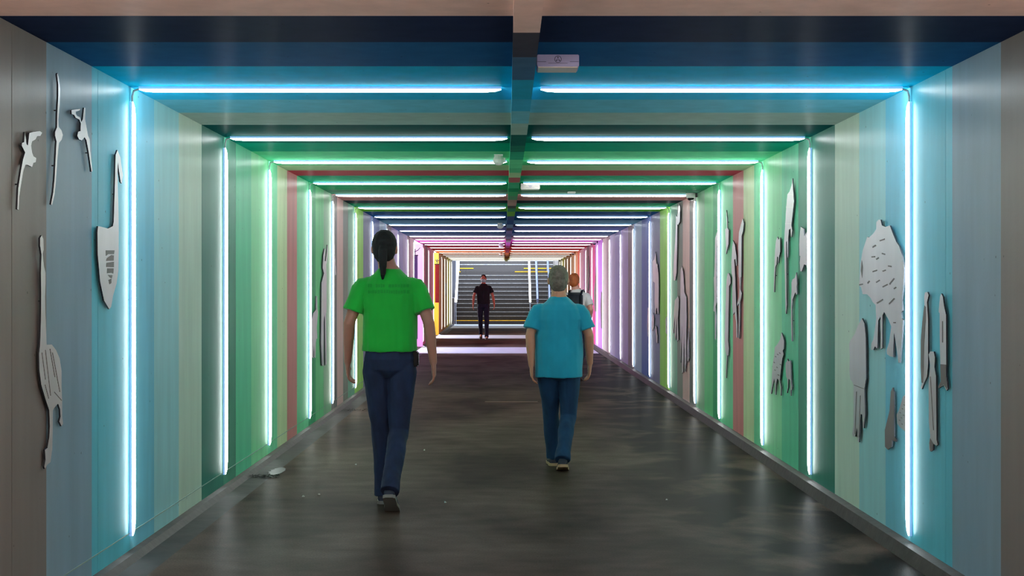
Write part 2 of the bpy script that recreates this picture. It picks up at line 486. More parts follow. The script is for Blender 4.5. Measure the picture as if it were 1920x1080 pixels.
# plinth walls beside the stairs
bm = bmesh.new()
box(bm, SX0 - .35, SX0 - .0, Y_END, 66, 0, 1.05); box(bm, SX0 - .7, SX0 - .35, Y_END, 66, 0, 4.6)
tag(link('wall_stair_left', bm, mat('stair_plinth', (96, 90, 96), .7, noise_scale=8, noise_amt=.2)), kind='structure')
bm = bmesh.new(); box(bm, SX1 + .0, SX1 + .5, Y_END, 66, 0, 4.6)
tag(link('wall_stair_right', bm, mat('stair_side_wall', (150, 140, 130), .7, noise_scale=8, noise_amt=.2)), kind='structure')
# handrails
def handrail(px, label, lit, r=.028, ybot=555):
    x = (px - VX) * 55.4 / F
    z0 = .98
    e = empty('handrail', (x, 55.3, 0), label, 'handrail')
    slope = RISE / GO
    bm = bmesh.new()
    pts = [(0, 0, z0 - .1), (0, .02, z0), (0, 13 * GO, z0 + 13 * RISE), (0, 13 * GO + 1.3, z0 + 13 * RISE), (0, 25 * GO + 1.3, z0 + 25 * RISE)]
    tube(bm, pts, r, 12)
    link('rail', bm, lit, e)
    for k, (yy, zz) in enumerate(((.05, 0), (6 * GO, 6 * RISE), (13 * GO, 13 * RISE))):
        bm = bmesh.new(); tube(bm, [(0, yy, zz), (0, yy, zz + z0)], .02)
        link('post', bm, M['steel'], e)
M['rail'] = mat('grey_rail', (104, 112, 146), .45, .2)
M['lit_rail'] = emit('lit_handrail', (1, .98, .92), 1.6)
handrail(855, 'bright white lit handrail along the left side of the far stairs', M['lit_rail'], .05)
handrail(994, 'bright white lit handrail in the middle of the far stairs', M['lit_rail'], .045)
handrail(1008, 'thick steel handrail just right of the white middle rail', M['rail'], .045)
handrail(1031, 'thin steel handrail near the right side of the far stairs', M['rail'], .035)

# ------------------------------------------------------------------ LED tubes
FRAMES = [4.55, 7.49, 9.95, 11.80, 14.20, 16.05, 18.56, 20.95, 23.6, 26.1, 28.8, 30.7, 32.5, 34.4, 36.9, 39.6, 42.4, 45.0, 47.3, 49.5, 51.5, 53.6]
TINT = [(1, .82, .70), (.90, .99, 1), (.94, 1, 1), (.93, 1, .98), (.93, 1, .97), (1, .98, .95), (.98, 1, .92), (.9, .96, 1), (.93, .97, 1), (.94, .94, 1), (.98, .95, 1), (1, .97, .9), (1, .82, .98), (1, .86, .92), (1, .88, .86), (1, .9, .84), (1, .88, .76), (1, .9, .76), (1, .92, .76), (1, .96, .7), (1, .97, .84), (1, 1, .95)]
ORD = ['unseen', 'nearest', 'second', 'third', 'fourth', 'fifth', 'sixth', 'seventh', 'eighth', 'ninth', 'tenth', 'eleventh', 'twelfth', 'thirteenth', 'fourteenth', 'fifteenth', 'sixteenth', 'seventeenth', 'eighteenth', 'nineteenth', 'twentieth', 'farthest']
BANDS = ['cream', 'teal and blue', 'dark green', 'light green', 'sea green', 'green and dark grey', 'green and lime', 'dusky blue', 'pale blue grey', 'lilac', 'lavender and taupe', 'cream', 'violet', 'pink', 'dark mauve', 'pale pink', 'peach', 'tan', 'brown', 'mustard', 'lime yellow', 'cream']
def half_profile(w, d0, d1, n=8):
    """rounded section standing off a surface: x across, y off the surface"""
    pts = [(-w / 2, d0)]
    for k in range(n + 1):
        a = math.pi * k / n
        pts.append((-w / 2 * math.cos(a), d1 - w / 2 + w / 2 * math.sin(a)))
    pts.append((w / 2, d0))
    return pts
def led(p0, p1, normal, across, label, cat, group, diff, hous, side, cable=None):
    """tube from p0 to p1 on a surface with the given inward normal"""
    p0, p1, nrm, ac = Vector(p0), Vector(p1), Vector(normal), Vector(across)
    e = empty('led_tube_light', p0, label, cat, group)
    ax = (p1 - p0)
    bm = bmesh.new()
    prof = [(-.014, 0.0), (-.014, .013), (.014, .013), (.014, 0.0)]
    ring_tube(bm, [[ax * t + ac * x + nrm * y for x, y in prof] for t in (0, 1)])
    for f in bm.faces:
        if len(f.verts) == 4 and all((v.co - ax * 0).dot(ac) > .0139 or False for v in f.verts): f.material_index = 1
    link('housing', bm, [hous, side], e)
    bm = bmesh.new()
    L = ax.length; rings = []
    for t, s in ((0.0, .25), (.03 / L, .75), (.09 / L, 1), (1 - .09 / L, 1), (1 - .03 / L, .75), (1, .25)):
        rings.append([ax * t + ac * x * s + nrm * (.013 + (y - .013) * s) for x, y in half_profile(.018, .013, .031, 6)])
    ring_tube(bm, rings)
    link('diffuser', bm, diff, e, smooth=False)
    if cable:
        bm = bmesh.new(); tube(bm, [Vector(c) - p0 for c in cable], .006, 8)
        link('cable', bm, M['cable'], e)
    return e
side_band = lambda i: BANDS[i]
for i, Y in enumerate(FRAMES):
    L = TUBE_L * (1.1 if i else 3.0)
    if i >= 7: L *= .7
    if i >= 9: L *= .7
    if i >= 11: L *= .42
    if i >= 15: L *= .6
    diff = emit('tube_diffuser_%d' % i, TINT[i], L)
    side = emit('tube_far_glow_%d' % i, TINT[i], L * 1.6)  # added glow on the unseen far face of each housing, brightens the walls
    hb = 1.1 if i <= 5 else .8
    hous = emit('tube_housing_%d' % i, (.10, .42, .95) if i < 9 and i else tuple(.5 * c for c in TINT[i]), hb * .4)
    dx = sh(Y); xl, xr = XL + dx, XR + dx; bx = beam_x(Y)
    vt = 2.455; vb = .112
    nm = '%s light frame' % ORD[i]
    gl, gr, gc = 'tube lights down the left wall', 'tube lights down the right wall', 'tube lights across the ceiling'
    if i:
        lab = ['vertical LED tube on left wall, %s from camera, %s stripes' % (ORD[i], BANDS[i]),
               'vertical LED tube on right wall, %s from camera, %s stripes' % (ORD[i], BANDS[i]),
               'ceiling LED tube left of the beam, %s from camera, %s frame' % (ORD[i], BANDS[i]),
               'ceiling LED tube right of the beam, %s from camera, %s frame' % (ORD[i], BANDS[i])]
    lg = lambda s: s
    if i and not any(a - .1 < Y < b + .1 for a, b in OPEN):
        led((xl, Y, vb), (xl, Y, vt), (1, 0, 0), (0, 1, 0), lab[0], 'tube light', gl, diff, hous, side,
            [(xl + .012, Y, vt), (xl + .012, Y, vt + .03), (xl + .02, Y, vt + .06), (xl + .05, Y, ZC - .012)])
    if i: led((xr, Y, vb), (xr, Y, vt), (-1, 0, 0), (0, 1, 0), lab[1], 'tube light', gr, diff, hous, side,
        [(xr - .012, Y, vt), (xr - .012, Y, vt + .03), (xr - .02, Y, vt + .06), (xr - .05, Y, ZC - .012)])
    if i == 0:
        for xa, xb, lb in ((-1.75, -.25, 'left'), (.4, 1.9, 'right')):
            e = empty('pendant_tube_light', (xa, 3.5, 2.25), 'warm hanging tube light above the tunnel mouth, %s one' % lb, 'tube light', 'warm hanging lights')
            bm = bmesh.new(); tube(bm, [(0, 0, 0), (xb - xa, 0, 0)], .028, 14); link('diffuser', bm, diff, e, True)
            for q in (.15, xb - xa - .15):
                bm = bmesh.new(); tube(bm, [(q, 0, .02), (q, 0, ZC - 2.25)], .006, 8); link('hanger', bm, M['steel'], e)
        continue
    led((xl + .05, Y, ZC), (bx - .075, Y, ZC) if i != 1 else (-.035, Y, ZC), (0, 0, -1), (0, 1, 0), lab[2], 'tube light', gc, diff, hous, side)
    led((bx + .10, Y, ZC) if i > 1 else (.178, Y, ZC), (xr - .05, Y, ZC), (0, 0, -1), (0, 1, 0), lab[3], 'tube light', gc, diff, hous, side)

# ------------------------------------------------------------------ ceiling fittings
def fitting_box(x0, x1, y0, y1, z0, label, mark):
    e = empty('sensor_box', ((x0 + x1) / 2, y0, z0), label, 'sensor box')
    cx = (x0 + x1) / 2; hw = (x1 - x0) / 2; d = y1 - y0; h = ZC - z0
    bm = bmesh.new(); box(bm, -hw, hw, 0, d, 0.004, h)
    bmesh.ops.bevel(bm, geom=[g for g in bm.edges], offset=.003, segments=2, affect='EDGES')
    link('case', bm, mark[0], e)
    bm = bmesh.new(); box(bm, -hw + .006, hw - .006, .012, d - .01, 0, .005)
    link('lens', bm, M['white_plastic'], e)
    bm = bmesh.new()
    r = .0165; n = 28; cz = h - .022
    rings = [[(rr * math.cos(2 * math.pi * k / n), yy, cz + rr * math.sin(2 * math.pi * k / n)) for k in range(n)] for rr, yy in ((r, -.0015), (r - .0025, -.0015))]
    a = [bm.verts.new(p) for p in rings[0]]; b = [bm.verts.new(p) for p in rings[1]]
    for k in range(n): bm.faces.new((a[k], a[(k + 1) % n], b[(k + 1) % n], b[k]))
    for ang in (90, 222, 318):
        t = math.radians(ang); u = Vector((math.cos(t), 0, math.sin(t))); v = Vector((-math.sin(t), 0, math.cos(t)))
        c0 = Vector((0, -.0018, cz)) + u * .003; c1 = c0 + u * .0095
        bm.faces.new([bm.verts.new(p) for p in (c0 - v * .0022, c0 + v * .0022, c1 + v * .0022, c1 - v * .0022)])
    link('emblem', bm, M['emblem'], e)
    bm = bmesh.new()
    for z, xa, xb in ((h - .034, -hw + .002, -.055), (h - .042, -.045, .045), (h - .034, .055, hw - .002)):
        box(bm, xa, xb, -.0012, .001, z, z + .0015)
    link('seam', bm, M['emblem'], e)
M['emblem'] = mat('dark_blue_print', (70, 74, 120), .5)
M['box_blue'] = mat('pale_blue_case', (178, 186, 236), .4)
fitting_box(.136, .332, 6.455, 6.63, 2.478, 'pale blue boxed sensor with a round emblem beside the ceiling beam', [M['box_blue']])
fitting_box(.135, .335, 14.42, 14.62, 2.478, 'smaller looking grey sensor box right of beam under the green stripe', [M['plate_grey']])
bm = bmesh.new(); box(bm, .675, .765, 15.6, 15.7, ZC - .02, ZC)
bmesh.ops.bevel(bm, geom=list(bm.edges), offset=.004, segments=2, affect='EDGES')
tag(link('junction_box', bm, M['white_plastic']), 'small flat white box on the dark green ceiling right of the beam', 'junction box')

def spot(x, y, z, s, label):
    e = empty('motion_sensor', (x, y, ZC), label, 'motion sensor', 'white sensors left of the ceiling beam')
    bm = bmesh.new(); n = 10
    rings = []
    for zz, r in ((0, .030), (-.012, .038), (-.045, .050), (-.075, .046), (-.092, .028), (-.098, .01)):
        rings.append([(r * s * math.cos(2 * math.pi * (k + .3) / n), r * s * math.sin(2 * math.pi * (k + .3) / n), zz * s) for k in range(n)])
    ring_tube(bm, rings); link('head', bm, M['white_plastic'], e)
    bm = bmesh.new(); box(bm, .03 * s, .062 * s, -.012, .012, -.07 * s, -.03 * s); link('knob', bm, M['white_plastic'], e)
    bm = bmesh.new(); box(bm, -.04 * s, .04 * s, -.035 * s, .035 * s, -.012, 0); link('base', bm, M['white_plastic'], e)
spot(-.075, 11.3, 0, .9, 'white faceted motion sensor on light green ceiling left of beam')
spot(-.13, 23.2, 0, 1, 'white motion sensor over the blue grey stripe left of beam')
spot(-.17, 33.8, 0, 1.1, 'white motion sensor over the magenta stripe left of beam')
spot(-.21, 42.0, 0, 1.1, 'white motion sensor over the orange stripe left of beam')

def dome_cam(x, y, label):
    e = empty('dome_camera', (x, y, ZC), label, 'security camera', 'dome cameras along the right ceiling edge')
    bm = bmesh.new(); n = 20
    ring_tube(bm, [[(r * math.cos(2 * math.pi * k / n), r * math.sin(2 * math.pi * k / n), z) for k in range(n)] for z, r in ((0, .05), (-.006, .056), (-.045, .056), (-.056, .048))])
    link('housing', bm, M['white_plastic'], e, True)
    bm = bmesh.new()
    ring_tube(bm, [[(r * math.cos(2 * math.pi * k / n), r * math.sin(2 * math.pi * k / n), z) for k in range(n)] for z, r in ((-.05, .04), (-.065, .038), (-.08, .028), (-.088, .01))])
    link('dome', bm, M['black_plastic'], e, True)
    bm = bmesh.new(); box(bm, .045, .075, -.02, .02, -.05, -.002); link('bracket', bm, M['black_plastic'], e)
dome_cam(2.095, 15.88, 'white security camera with black dome above the green right wall')
dome_cam(2.01, 32.1, 'small white dome camera above the violet stripe of right wall')
dome_cam(1.975, 41.9, 'small white dome camera above the orange stripe of right wall')
dome_cam(1.94, 51.8, 'farthest white dome camera near the stairs on the right')

# ------------------------------------------------------------------ cut-out animals on the walls
def R(x0, y0, x1, y1, w):            # crop of the photograph, returned width
    s = (x1 - x0) / w
    return lambda *pts: [(x0 + a * s, y0 + b * s) for a, b in pts]
def wall_pt(px, py, side, off=.02):
    X = (XL + off) if side == 'L' else (XR - off)
    Y = F * X / (px - VX)
    for _ in range(4): Y = F * (X + sh(Y)) / (px - VX)
    return Y, CH + (VY - py) * Y / F
def cutout(name, side, pts, label, marks=(), mmat=None, group=None, cat='wall cut-out', plate=None):
    q = [wall_pt(x, y, side) for x, y in pts]
    ym = sum(a for a, _ in q) / len(q)
    def clear(y):                                   # keep clear of the tube housings
        for fy in FRAMES:
            if abs(y - fy) < .6 and (y - fy) * (ym - fy) < 0 or abs(y - fy) < .022: return fy + (.022 if ym > fy else -.022)
        return y
    q = [(clear(y), z) for y, z in q]
    Yc = sum(a for a, _ in q) / len(q); zc = min(b for _, b in q)
    X = (XL if side == 'L' else XR) + sh(Yc); s = 1 if side == 'L' else -1
    T0, T1 = .012, .020
    def prism(poly, t0, t1, topm, edgem):
        bm = bmesh.new()
        a = [bm.verts.new((s * t1, y - Yc, z - zc)) for y, z in poly]
        b = [bm.verts.new((s * t0, y - Yc, z - zc)) for y, z in poly]
        n = len(poly)
        f = bm.faces.new(a); f.material_index = 0
        bm.faces.new(list(reversed(b))).material_index = 1
        for i in range(n):
            bm.faces.new((b[i], b[(i + 1) % n], a[(i + 1) % n], a[i])).material_index = 1
        bmesh.ops.recalc_face_normals(bm, faces=bm.faces)
        bmesh.ops.triangulate(bm, faces=[x for x in bm.faces if len(x.verts) > 4])
        return bm
    e = empty(name, (X, Yc, zc), label, cat, group)
    link('plate', prism(q, T0, T1, 0, 1), [plate or M['plate'], M['plate_edge']], e)
    for mk in marks:
        r = [(clear(y), z) for y, z in (wall_pt(x, y, side) for x, y in mk)]
        link('marking', prism(r, T1 - .001, T1 + .0012, 0, 0), [mmat or M['plate_mark']] * 2, e)
    # standoff pins that hold the plate off the wall
    zs = sorted(z for _, z in q)
    for fr in (.3, .72):
        z = zs[0] + (zs[-1] - zs[0]) * fr
        xs = sorted(p[0] + (r_[0] - p[0]) * (z - p[1]) / (r_[1] - p[1]) for p, r_ in zip(q, q[1:] + q[:1]) if (p[1] - z) * (r_[1] - z) < 0)
        if len(xs) < 2: continue
        j = max(range(0, len(xs) - 1, 2), key=lambda i: xs[i + 1] - xs[i])
        y = (xs[j] + xs[j + 1]) / 2
        bm = bmesh.new()
        tube(bm, [(0, y - Yc, z - zc), (s * .0165, y - Yc, z - zc)], min(.003, (xs[j + 1] - xs[j]) * .2), 8)
        link('pin', bm, M['plate_edge'], e)
    return e
def dash(a, b, w=1.6):
    (x0, y0), (x1, y1) = a, b
    L = math.hypot(x1 - x0, y1 - y0) or 1; nx, ny = -(y1 - y0) / L * w / 2, (x1 - x0) / L * w / 2
    return [(x0 + nx, y0 + ny), (x1 + nx, y1 + ny), (x1 - nx, y1 - ny), (x0 - nx, y0 - ny)]

a = R(20, 120, 240, 400, 849)
cutout('flying_bird_cutout', 'L', a((103,492),(115,580),(125,590),(135,500),(160,492),(210,485),(228,497),(215,520),(192,522),(180,545),(155,560),(148,590),(155,640),(165,668),(185,680),(182,710),(165,715),(155,745),(125,730),(108,728),(92,770),(72,890),(62,960),(58,1055),(48,1050),(55,900),(75,770),(90,690),(105,640),(80,590),(82,572),(98,565)),
       'grey metal flying bird cut-out on the dark grey stripe, long tail pointing down')
cutout('wing_bird_cutout', 'L', a((340,65),(348,95),(358,180),(356,290),(345,400),(347,455),(368,480),(378,515),(368,550),(350,570),(338,690),(328,840),(318,940),(300,1020),(292,1015),(308,930),(318,830),(325,690),(332,560),(322,520),(322,490),(335,460),(338,350),(345,230),(345,150),(336,75)),
       'very thin tall winged bird cut-out at the left edge of the blue grey stripe')
cutout('curled_bird_cutout', 'L', a((440,335),(460,330),(505,325),(500,335),(472,345),(472,362),(482,378),(500,383),(512,420),(522,400),(532,315),(541,318),(538,400),(546,440),(560,520),(572,545),(575,620),(592,775),(585,780),(565,640),(548,550),(535,530),(515,553),(495,545),(482,520),(488,490),(505,485),(508,430),(498,402),(470,388),(460,368),(442,362)),
       'flying bird cut-out with curled wing tip, beside the teal stripe of left wall')
a = R(60, 430, 140, 650, 393); b = R(60, 640, 140, 890, 346)
cutout('crane_cutout', 'L', a((90,55),(105,90),(107,190),(98,225),(110,340),(125,400),(125,500),(120,620),(125,800),(135,1055)) + b((120,28),(160,25),(195,70),(225,140),(240,240),(240,370),(245,480),(245,600),(252,670),(240,688),(222,650),(232,610),(228,550),(212,505),(180,540),(170,560),(168,700),(165,870),(150,980),(125,1000),(105,1035),(100,1015),(110,960),(105,880),(125,865),(140,780),(145,690),(140,560),(110,470),(75,350),(60,230),(58,100)) + a((75,1060),(82,850),(85,600),(82,400),(88,230),(75,150),(75,80)),
       'tall long-necked crane cut-out with layered feathers low on the left wall',
       [dash(*b((80,90),(108,310)), 1), dash(*b((108,70),(150,440)), 1), dash(*b((145,60),(185,290)), 1), dash(*b((165,90),(225,410)), 1), dash(*b((180,410),(240,480)), 1), dash(*b((105,350),(135,465)), 1)])
a = R(170, 270, 250, 590, 270)
cutout('swan_cutout', 'L', a((170,38),(188,85),(204,200),(198,250),(190,240),(178,160),(172,112),(170,200),(176,400),(178,560),(176,800),(165,880),(142,960),(130,1030),(118,1045),(85,990),(60,870),(45,700),(43,560),(47,520),(60,522),(110,535),(140,520),(146,490),(152,300),(158,70)),
       'large pale swan cut-out with slim neck beside the nearest left wall tube',
       [a((95,673),(150,673),(147,697),(110,697),(96,708)), a((97,740),(103,722),(130,703),(146,705),(145,738)), a((98,778),(100,752),(146,745),(146,780)), a((103,818),(104,787),(145,787),(142,820),(130,815)), a((108,828),(137,830),(133,850),(122,845)), a((112,860),(130,852),(130,880),(118,888))])
a = R(1600, 400, 1710, 690, 410)
dl = [((185,192),(220,180)),((135,238),(157,222)),((200,280),(223,287)),((127,305),(152,303)),((160,322),(178,310)),((135,408),(167,398)),((205,405),(227,397)),((243,368),(268,372)),((160,483),(185,467)),((100,488),(113,473)),((42,500),(67,495)),((205,515),(240,497)),((253,495),(286,455)),((284,527),(300,517)),((165,628),(207,602)),((250,633),(287,595)),((280,764),(297,764))]
cutout('polar_bear_cutout', 'R', a((160,62),(175,45),(190,45),(200,85),(225,95),(255,85),(275,140),(300,200),(320,230),(340,290),(355,380),(350,500),(338,610),(345,680),(335,690),(338,735),(348,745),(340,860),(325,1045),(315,1045),(300,930),(284,835),(278,1005),(258,1000),(235,985),(232,960),(250,900),(265,790),(245,740),(215,690),(203,715),(203,940),(190,950),(190,720),(174,750),(168,945),(150,930),(140,955),(125,955),(125,910),(140,880),(160,740),(155,640),(135,620),(120,590),(95,565),(65,565),(55,520),(40,500),(45,440),(50,350),(65,260),(85,200),(96,165),(112,168),(140,140),(160,110)),
       'big pale polar bear cut-out with short dashes, high on right wall',
       [dash(*a(*d), 2.4) for d in dl] + [a((60,328),(68,380),(62,450),(53,400))])
a = R(1580, 590, 1720, 850, 582)
cutout('walrus_cutout', 'R', a((150,28),(170,70),(180,180),(182,500),(170,580),(175,780),(165,885),(157,880),(152,780),(140,775),(128,995),(118,990),(112,880),(97,950),(80,950),(75,930),(85,860),(85,550),(75,520),(60,505),(52,440),(55,330),(50,230),(60,200),(95,150),(120,80)),
       'tall rounded animal cut-out with slit legs, left below the polar bear',
       [dash(*a((88,548),(165,578)), 1), dash(*a((108,600),(97,930)), 1), dash(*a((138,630),(128,960)), 1)])
cutout('seal_cutout', 'R', a((390,568),(398,600),(400,950),(418,975),(412,992),(398,985),(385,975),(380,1030),(350,1052),(330,1030),(328,900),(345,830),(365,750),(375,600)),
       'darker grey seal cut-out low on right wall left of the nearest tube', plate=M['plate_grey'])
cutout('chick_cutout', 'R', a((520,600),(525,700),(510,780),(512,860),(525,905),(522,970),(515,965),(505,905),(480,905),(450,880),(425,850),(420,780),(440,740),(455,690),(470,640),(490,620)),
       'small speckled fluffy chick cut-out tucked against the nearest right tube',
       [dash(*a((p, q), (p + 9, q + 7)), 1.2) for p, q in ((445,760),(455,800),(440,820),(460,850),(475,700),(470,780),(462,730),(485,640))])
a = R(1715, 540, 1795, 860, 270)
cutout('penguin_cutout', 'R', a((65,28),(80,25),(88,45),(78,90),(85,200),(85,480),(78,560),(60,600),(45,640),(38,630),(45,600),(38,500),(40,330),(50,210),(62,110),(60,60)),
       'slim penguin cut-out with dark grey back, closest right of the tube',
       [a((62,110),(50,210),(40,330),(39,500),(44,600),(54,600),(58,450),(62,330),(70,210),(71,120))])
cutout('standing_bird_cutout', 'R', a((168,35),(178,55),(185,110),(198,170),(200,480),(198,550),(205,600),(208,640),(200,650),(185,615),(165,625),(150,635),(150,625),(165,590),(162,480),(158,300),(158,160),(152,150),(155,110),(160,55)),
       'upright bird cut-out with brown grey feet, rightmost on the teal stripe',
       [a((163,482),(199,485),(197,550),(204,600),(205,642),(185,610),(153,630),(166,590)), dash(*a((177,210),(177,345)), 1.6)])
cutout('tall_penguin_cutout', 'R', a((98,402),(120,402),(128,440),(125,500),(135,560),(138,960),(145,990),(138,998),(118,985),(115,1025),(100,1035),(92,1020),(92,980),(98,940),(90,850),(88,600),(98,490),(88,420)),
       'long pale penguin cut-out hanging lowest between its two neighbours',
       [a((99,950),(119,985),(112,1022),(99,1032),(94,980)), dash(*a((100,560),(120,900)), 1)])
a = R(1440, 325, 1540, 495, 635); b = R(1440, 480, 1540, 650, 635)
cutout('giraffe_cutout', 'R', a((290,60),(298,180),(310,330),(300,420),(285,550),(278,620),(290,680),(280,760),(272,750),(268,660),(250,670),(240,780),(238,1000),(228,1005),(226,800),(217,820)) + b((218,200),(222,500),(225,580),(215,690),(208,680),(205,500),(200,200),(195,0)) + a((190,850),(205,600),(215,420),(230,250),(255,220),(275,160),(285,120)),
       'longest thin animal cut-out on light green stripe with pale cross lines',
       [dash(*a((232,250),(300,255)), 1), dash(*a((214,402),(298,402)), 1), dash(*a((205,600),(275,602)), 1)], M['white_plastic'])
cutout('parrot_cutout', 'R', a((112,755),(125,790),(145,765),(145,930),(130,1000),(125,1070),(118,1060),(120,1000),(108,990),(102,1080)) + b((88,130),(80,300),(75,430),(68,430),(70,250),(76,100)) + a((80,990),(85,900),(95,800)),
       'small long-tailed bird cut-out left of the thin striped one')
cutout('panda_cutout', 'R', a((390,635),(425,660),(430,750),(445,720),(465,695),(485,730),(505,820),(512,900)) + b((512,100),(505,260),(490,200),(470,180),(455,110),(430,100),(400,185),(385,180),(378,80),(385,0)) + a((375,980),(372,850),(380,700)),
       'broad eared animal cut-out on dark green stripe beside the second right tube')
cutout('songbird_cutout', 'R', b((338,195),(345,330),(340,370),(345,455),(335,460),(325,430),(310,470),(292,520),(283,650),(286,800),(288,1015),(280,1015),(275,850),(272,600),(275,500),(280,420),(280,320),(290,280),(320,260)),
       'bird cut-out with very long thin tail left of the dark green stripe')
a = R(1415, 610, 1515, 750, 771)
cutout('alpaca_cutout', 'R', a((388,105),(415,180),(425,230),(420,340),(405,370),(418,420),(400,480),(380,640),(365,790),(385,900),(380,1015),(370,1015),(372,920),(352,800),(325,770),(312,850),(305,1005),(295,1005),(295,850),(280,770),(265,850),(240,990),(230,990),(245,850),(250,700),(260,560),(285,400),(290,320),(330,270),(370,200)),
       'spotted alpaca cut-out low on the light green stripes of right wall',
       [dash(*a((p, q), (p + 18, q + 14)), 1.3) for p, q in ((295,445),(325,415),(355,395),(275,530),(315,600),(285,640),(335,710),(365,560))])
cutout('foal_cutout', 'R', a((475,485),(485,520),(518,510),(525,750),(540,900),(535,940),(525,930),(522,1020),(515,1020),(515,800),(490,770),(485,900),(467,980),(460,975),(475,880),(470,780),(455,740),(445,600),(450,540),(465,520)),
       'small young animal cut-out standing right of the spotted alpaca')
a = R(1330, 380, 1410, 530, 576); b = R(1330, 520, 1410, 720, 432)
cutout('wading_bird_cutout', 'R', a((115,385),(125,430),(122,520),(100,600),(97,1000)) + b((72,0),(75,190),(72,260),(62,300),(68,420),(62,630),(55,625),(55,350),(42,340),(45,290),(50,200),(45,0)) + a((65,1000),(75,700),(78,480),(100,400)),
       'thin wading bird cut-out left of the fourth right wall tube')
cutout('hummingbird_cutout', 'R', a((230,100),(240,200),(245,340),(262,370),(258,560),(235,650),(228,695),(222,690),(225,600),(218,480),(215,360),(235,340),(228,150)),
       'small needle-beaked bird cut-out high left of the pink stripe')
cutout('flamingo_cutout', 'R', a((320,510),(345,570),(365,720),(370,850),(360,850),(350,760),(337,770),(348,1000)) + b((262,0),(270,250),(285,500),(285,610),(275,610),(270,450),(255,350),(240,380),(232,300),(235,0)) + a((300,950),(298,800),(310,600)),
       'flamingo cut-out with bent beak at the left part of pink stripe')
cutout('heron_cutout', 'R', a((450,215),(465,280),(455,380),(435,450),(430,1000)) + b((318,0),(315,120),(328,160),(322,210),(310,250),(308,500),(303,620),(295,615),(298,260),(285,290),(280,270),(300,200),(305,100),(300,0)) + a((395,1000),(390,600),(400,400),(430,280)),
       'tallest heron cut-out on the right part of the pink stripe')
cutout('lizard_cutout', 'R', a((245,960),(262,950),(285,1010)) + b((215,60),(200,90),(195,350),(190,640),(198,720),(192,800),(183,785),(172,1020),(165,1020),(172,800),(155,700),(160,400),(170,100),(175,20)),
       'long-tailed animal cut-out right below the small needle-beaked bird')
a = R(1200, 370, 1310, 540, 699); b = R(1200, 530, 1310, 710, 660)
cutout('snake_cutout', 'R', a((465,75),(480,120),(475,290),(455,330),(446,320),(440,700),(435,900),(420,990),(400,990),(395,900),(405,700),(420,500),(430,210),(440,240),(455,160)),
       'long curling animal cut-out on the grey stripe beside the lime stripe')
cutout('antelope_cutout', 'R', a((500,820),(515,900),(525,1070)) + b((500,110),(520,160),(525,380),(520,900),(510,1000),(502,1000),(497,560),(487,1000),(472,1025),(470,480),(457,900),(450,400),(455,0)) + a((482,1000),(485,860)),
       'tall many-legged looking antelope cut-out on the pale pink stripe')
cutout('goat_cutout', 'R', b((430,150),(440,200),(435,300),(427,400),(432,640),(417,660),(413,400),(402,640),(390,600),(390,360),(375,570),(368,560),(380,330),(390,200)),
       'goat cut-out with thin legs below the long curling one')
cutout('hanging_tail_cutout', 'R', b((545,510),(550,850),(540,895),(530,860),(530,700),(540,600)),
       'short narrow strip cut-out low on the pale pink stripe')
cutout('small_climber_cutout', 'R', b((297,380),(302,500),(322,590),(300,580),(287,560),(285,420)),
       'small hook-shaped cut-out on the lime green stripe')
cutout('small_sitting_animal_cutout', 'R', b((300,600),(320,600),(320,810),(308,810),(303,700)),
       'lower small cut-out on the lime green stripe beside the tube')
cutout('bear_cub_cutout', 'R', a((185,650),(195,800),(205,780),(220,900),(225,1070)) + b((210,250),(208,360),(200,340),(185,270),(176,355),(168,350),(165,250),(165,0)) + a((150,1000),(150,760),(170,740)),
       'pale upright animal cut-out right of the dusky blue tube')
cutout('squirrel_cutout', 'R', b((150,340),(158,400),(155,500),(140,545),(132,520),(135,400)),
       'small oval animal cut-out under the pale upright one, right of tube')
cutout('fish_cutout', 'R', b((170,480),(185,500),(197,600),(195,680),(183,670),(175,560)),
       'lower small fish-like cut-out on the dusky purple stripe')
cutout('otter_cutout', 'R', b((88,280),(100,280),(100,500),(92,540),(90,610),(83,600),(80,480)),
       'pale cut-out directly left of the dusky blue tube')
a = R(575, 430, 645, 700, 280)
cutout('reindeer_cutout', 'L', a((155,115),(158,150),(152,250),(146,265),(150,340),(150,600),(145,640),(150,1010),(140,1020),(136,640),(127,700),(128,1025),(115,1020),(108,850),(110,700),(112,400),(130,330),(120,290),(125,200),(133,145),(140,150),(136,238),(143,238),(150,180)),
       'tall antlered reindeer cut-out on the green stripes of left wall')
cutout('deer_calf_cutout', 'L', a((79,500),(80,590),(85,620),(76,740),(80,820),(73,820),(69,850),(66,965),(57,960),(56,860),(50,965),(40,960),(38,800),(35,700),(50,630),(72,600),(74,500)),
       'smaller animal cut-out left of the antlered reindeer')
cutout('thin_snake_cutout', 'L', a((207,70),(213,200),(221,340),(214,345),(207,200),(202,110)),
       'thin wavy cut-out on the grey stripe right of the fifth left tube')
a = R(1060, 440, 1200, 680, 630)
cutout('distant_bear_cutout', 'R', a((265,230),(275,300),(272,500),(262,650),(245,640),(240,480),(250,400),(258,280)), 'distant grey animal cut-out on the pink and violet stripes', plate=M['plate_grey'])
cutout('distant_bird_cutout', 'R', a((302,480),(315,520),(315,780),(300,790),(296,600)), 'distant narrow cut-out low on the violet stripe', plate=M['plate_grey'])
cutout('distant_snake_cutout', 'R', a((195,180),(200,330),(195,470),(185,440),(187,300)), 'distant slim cut-out on the dark mauve stripe', plate=M['plate_grey'])
a = R(740, 440, 860, 660, 589)
cutout('distant_monkey_cutout', 'L', a((462,430),(475,450),(475,560),(458,550)), 'distant dark cut-out on the tan stripes of the left wall', plate=M['plate_grey'])

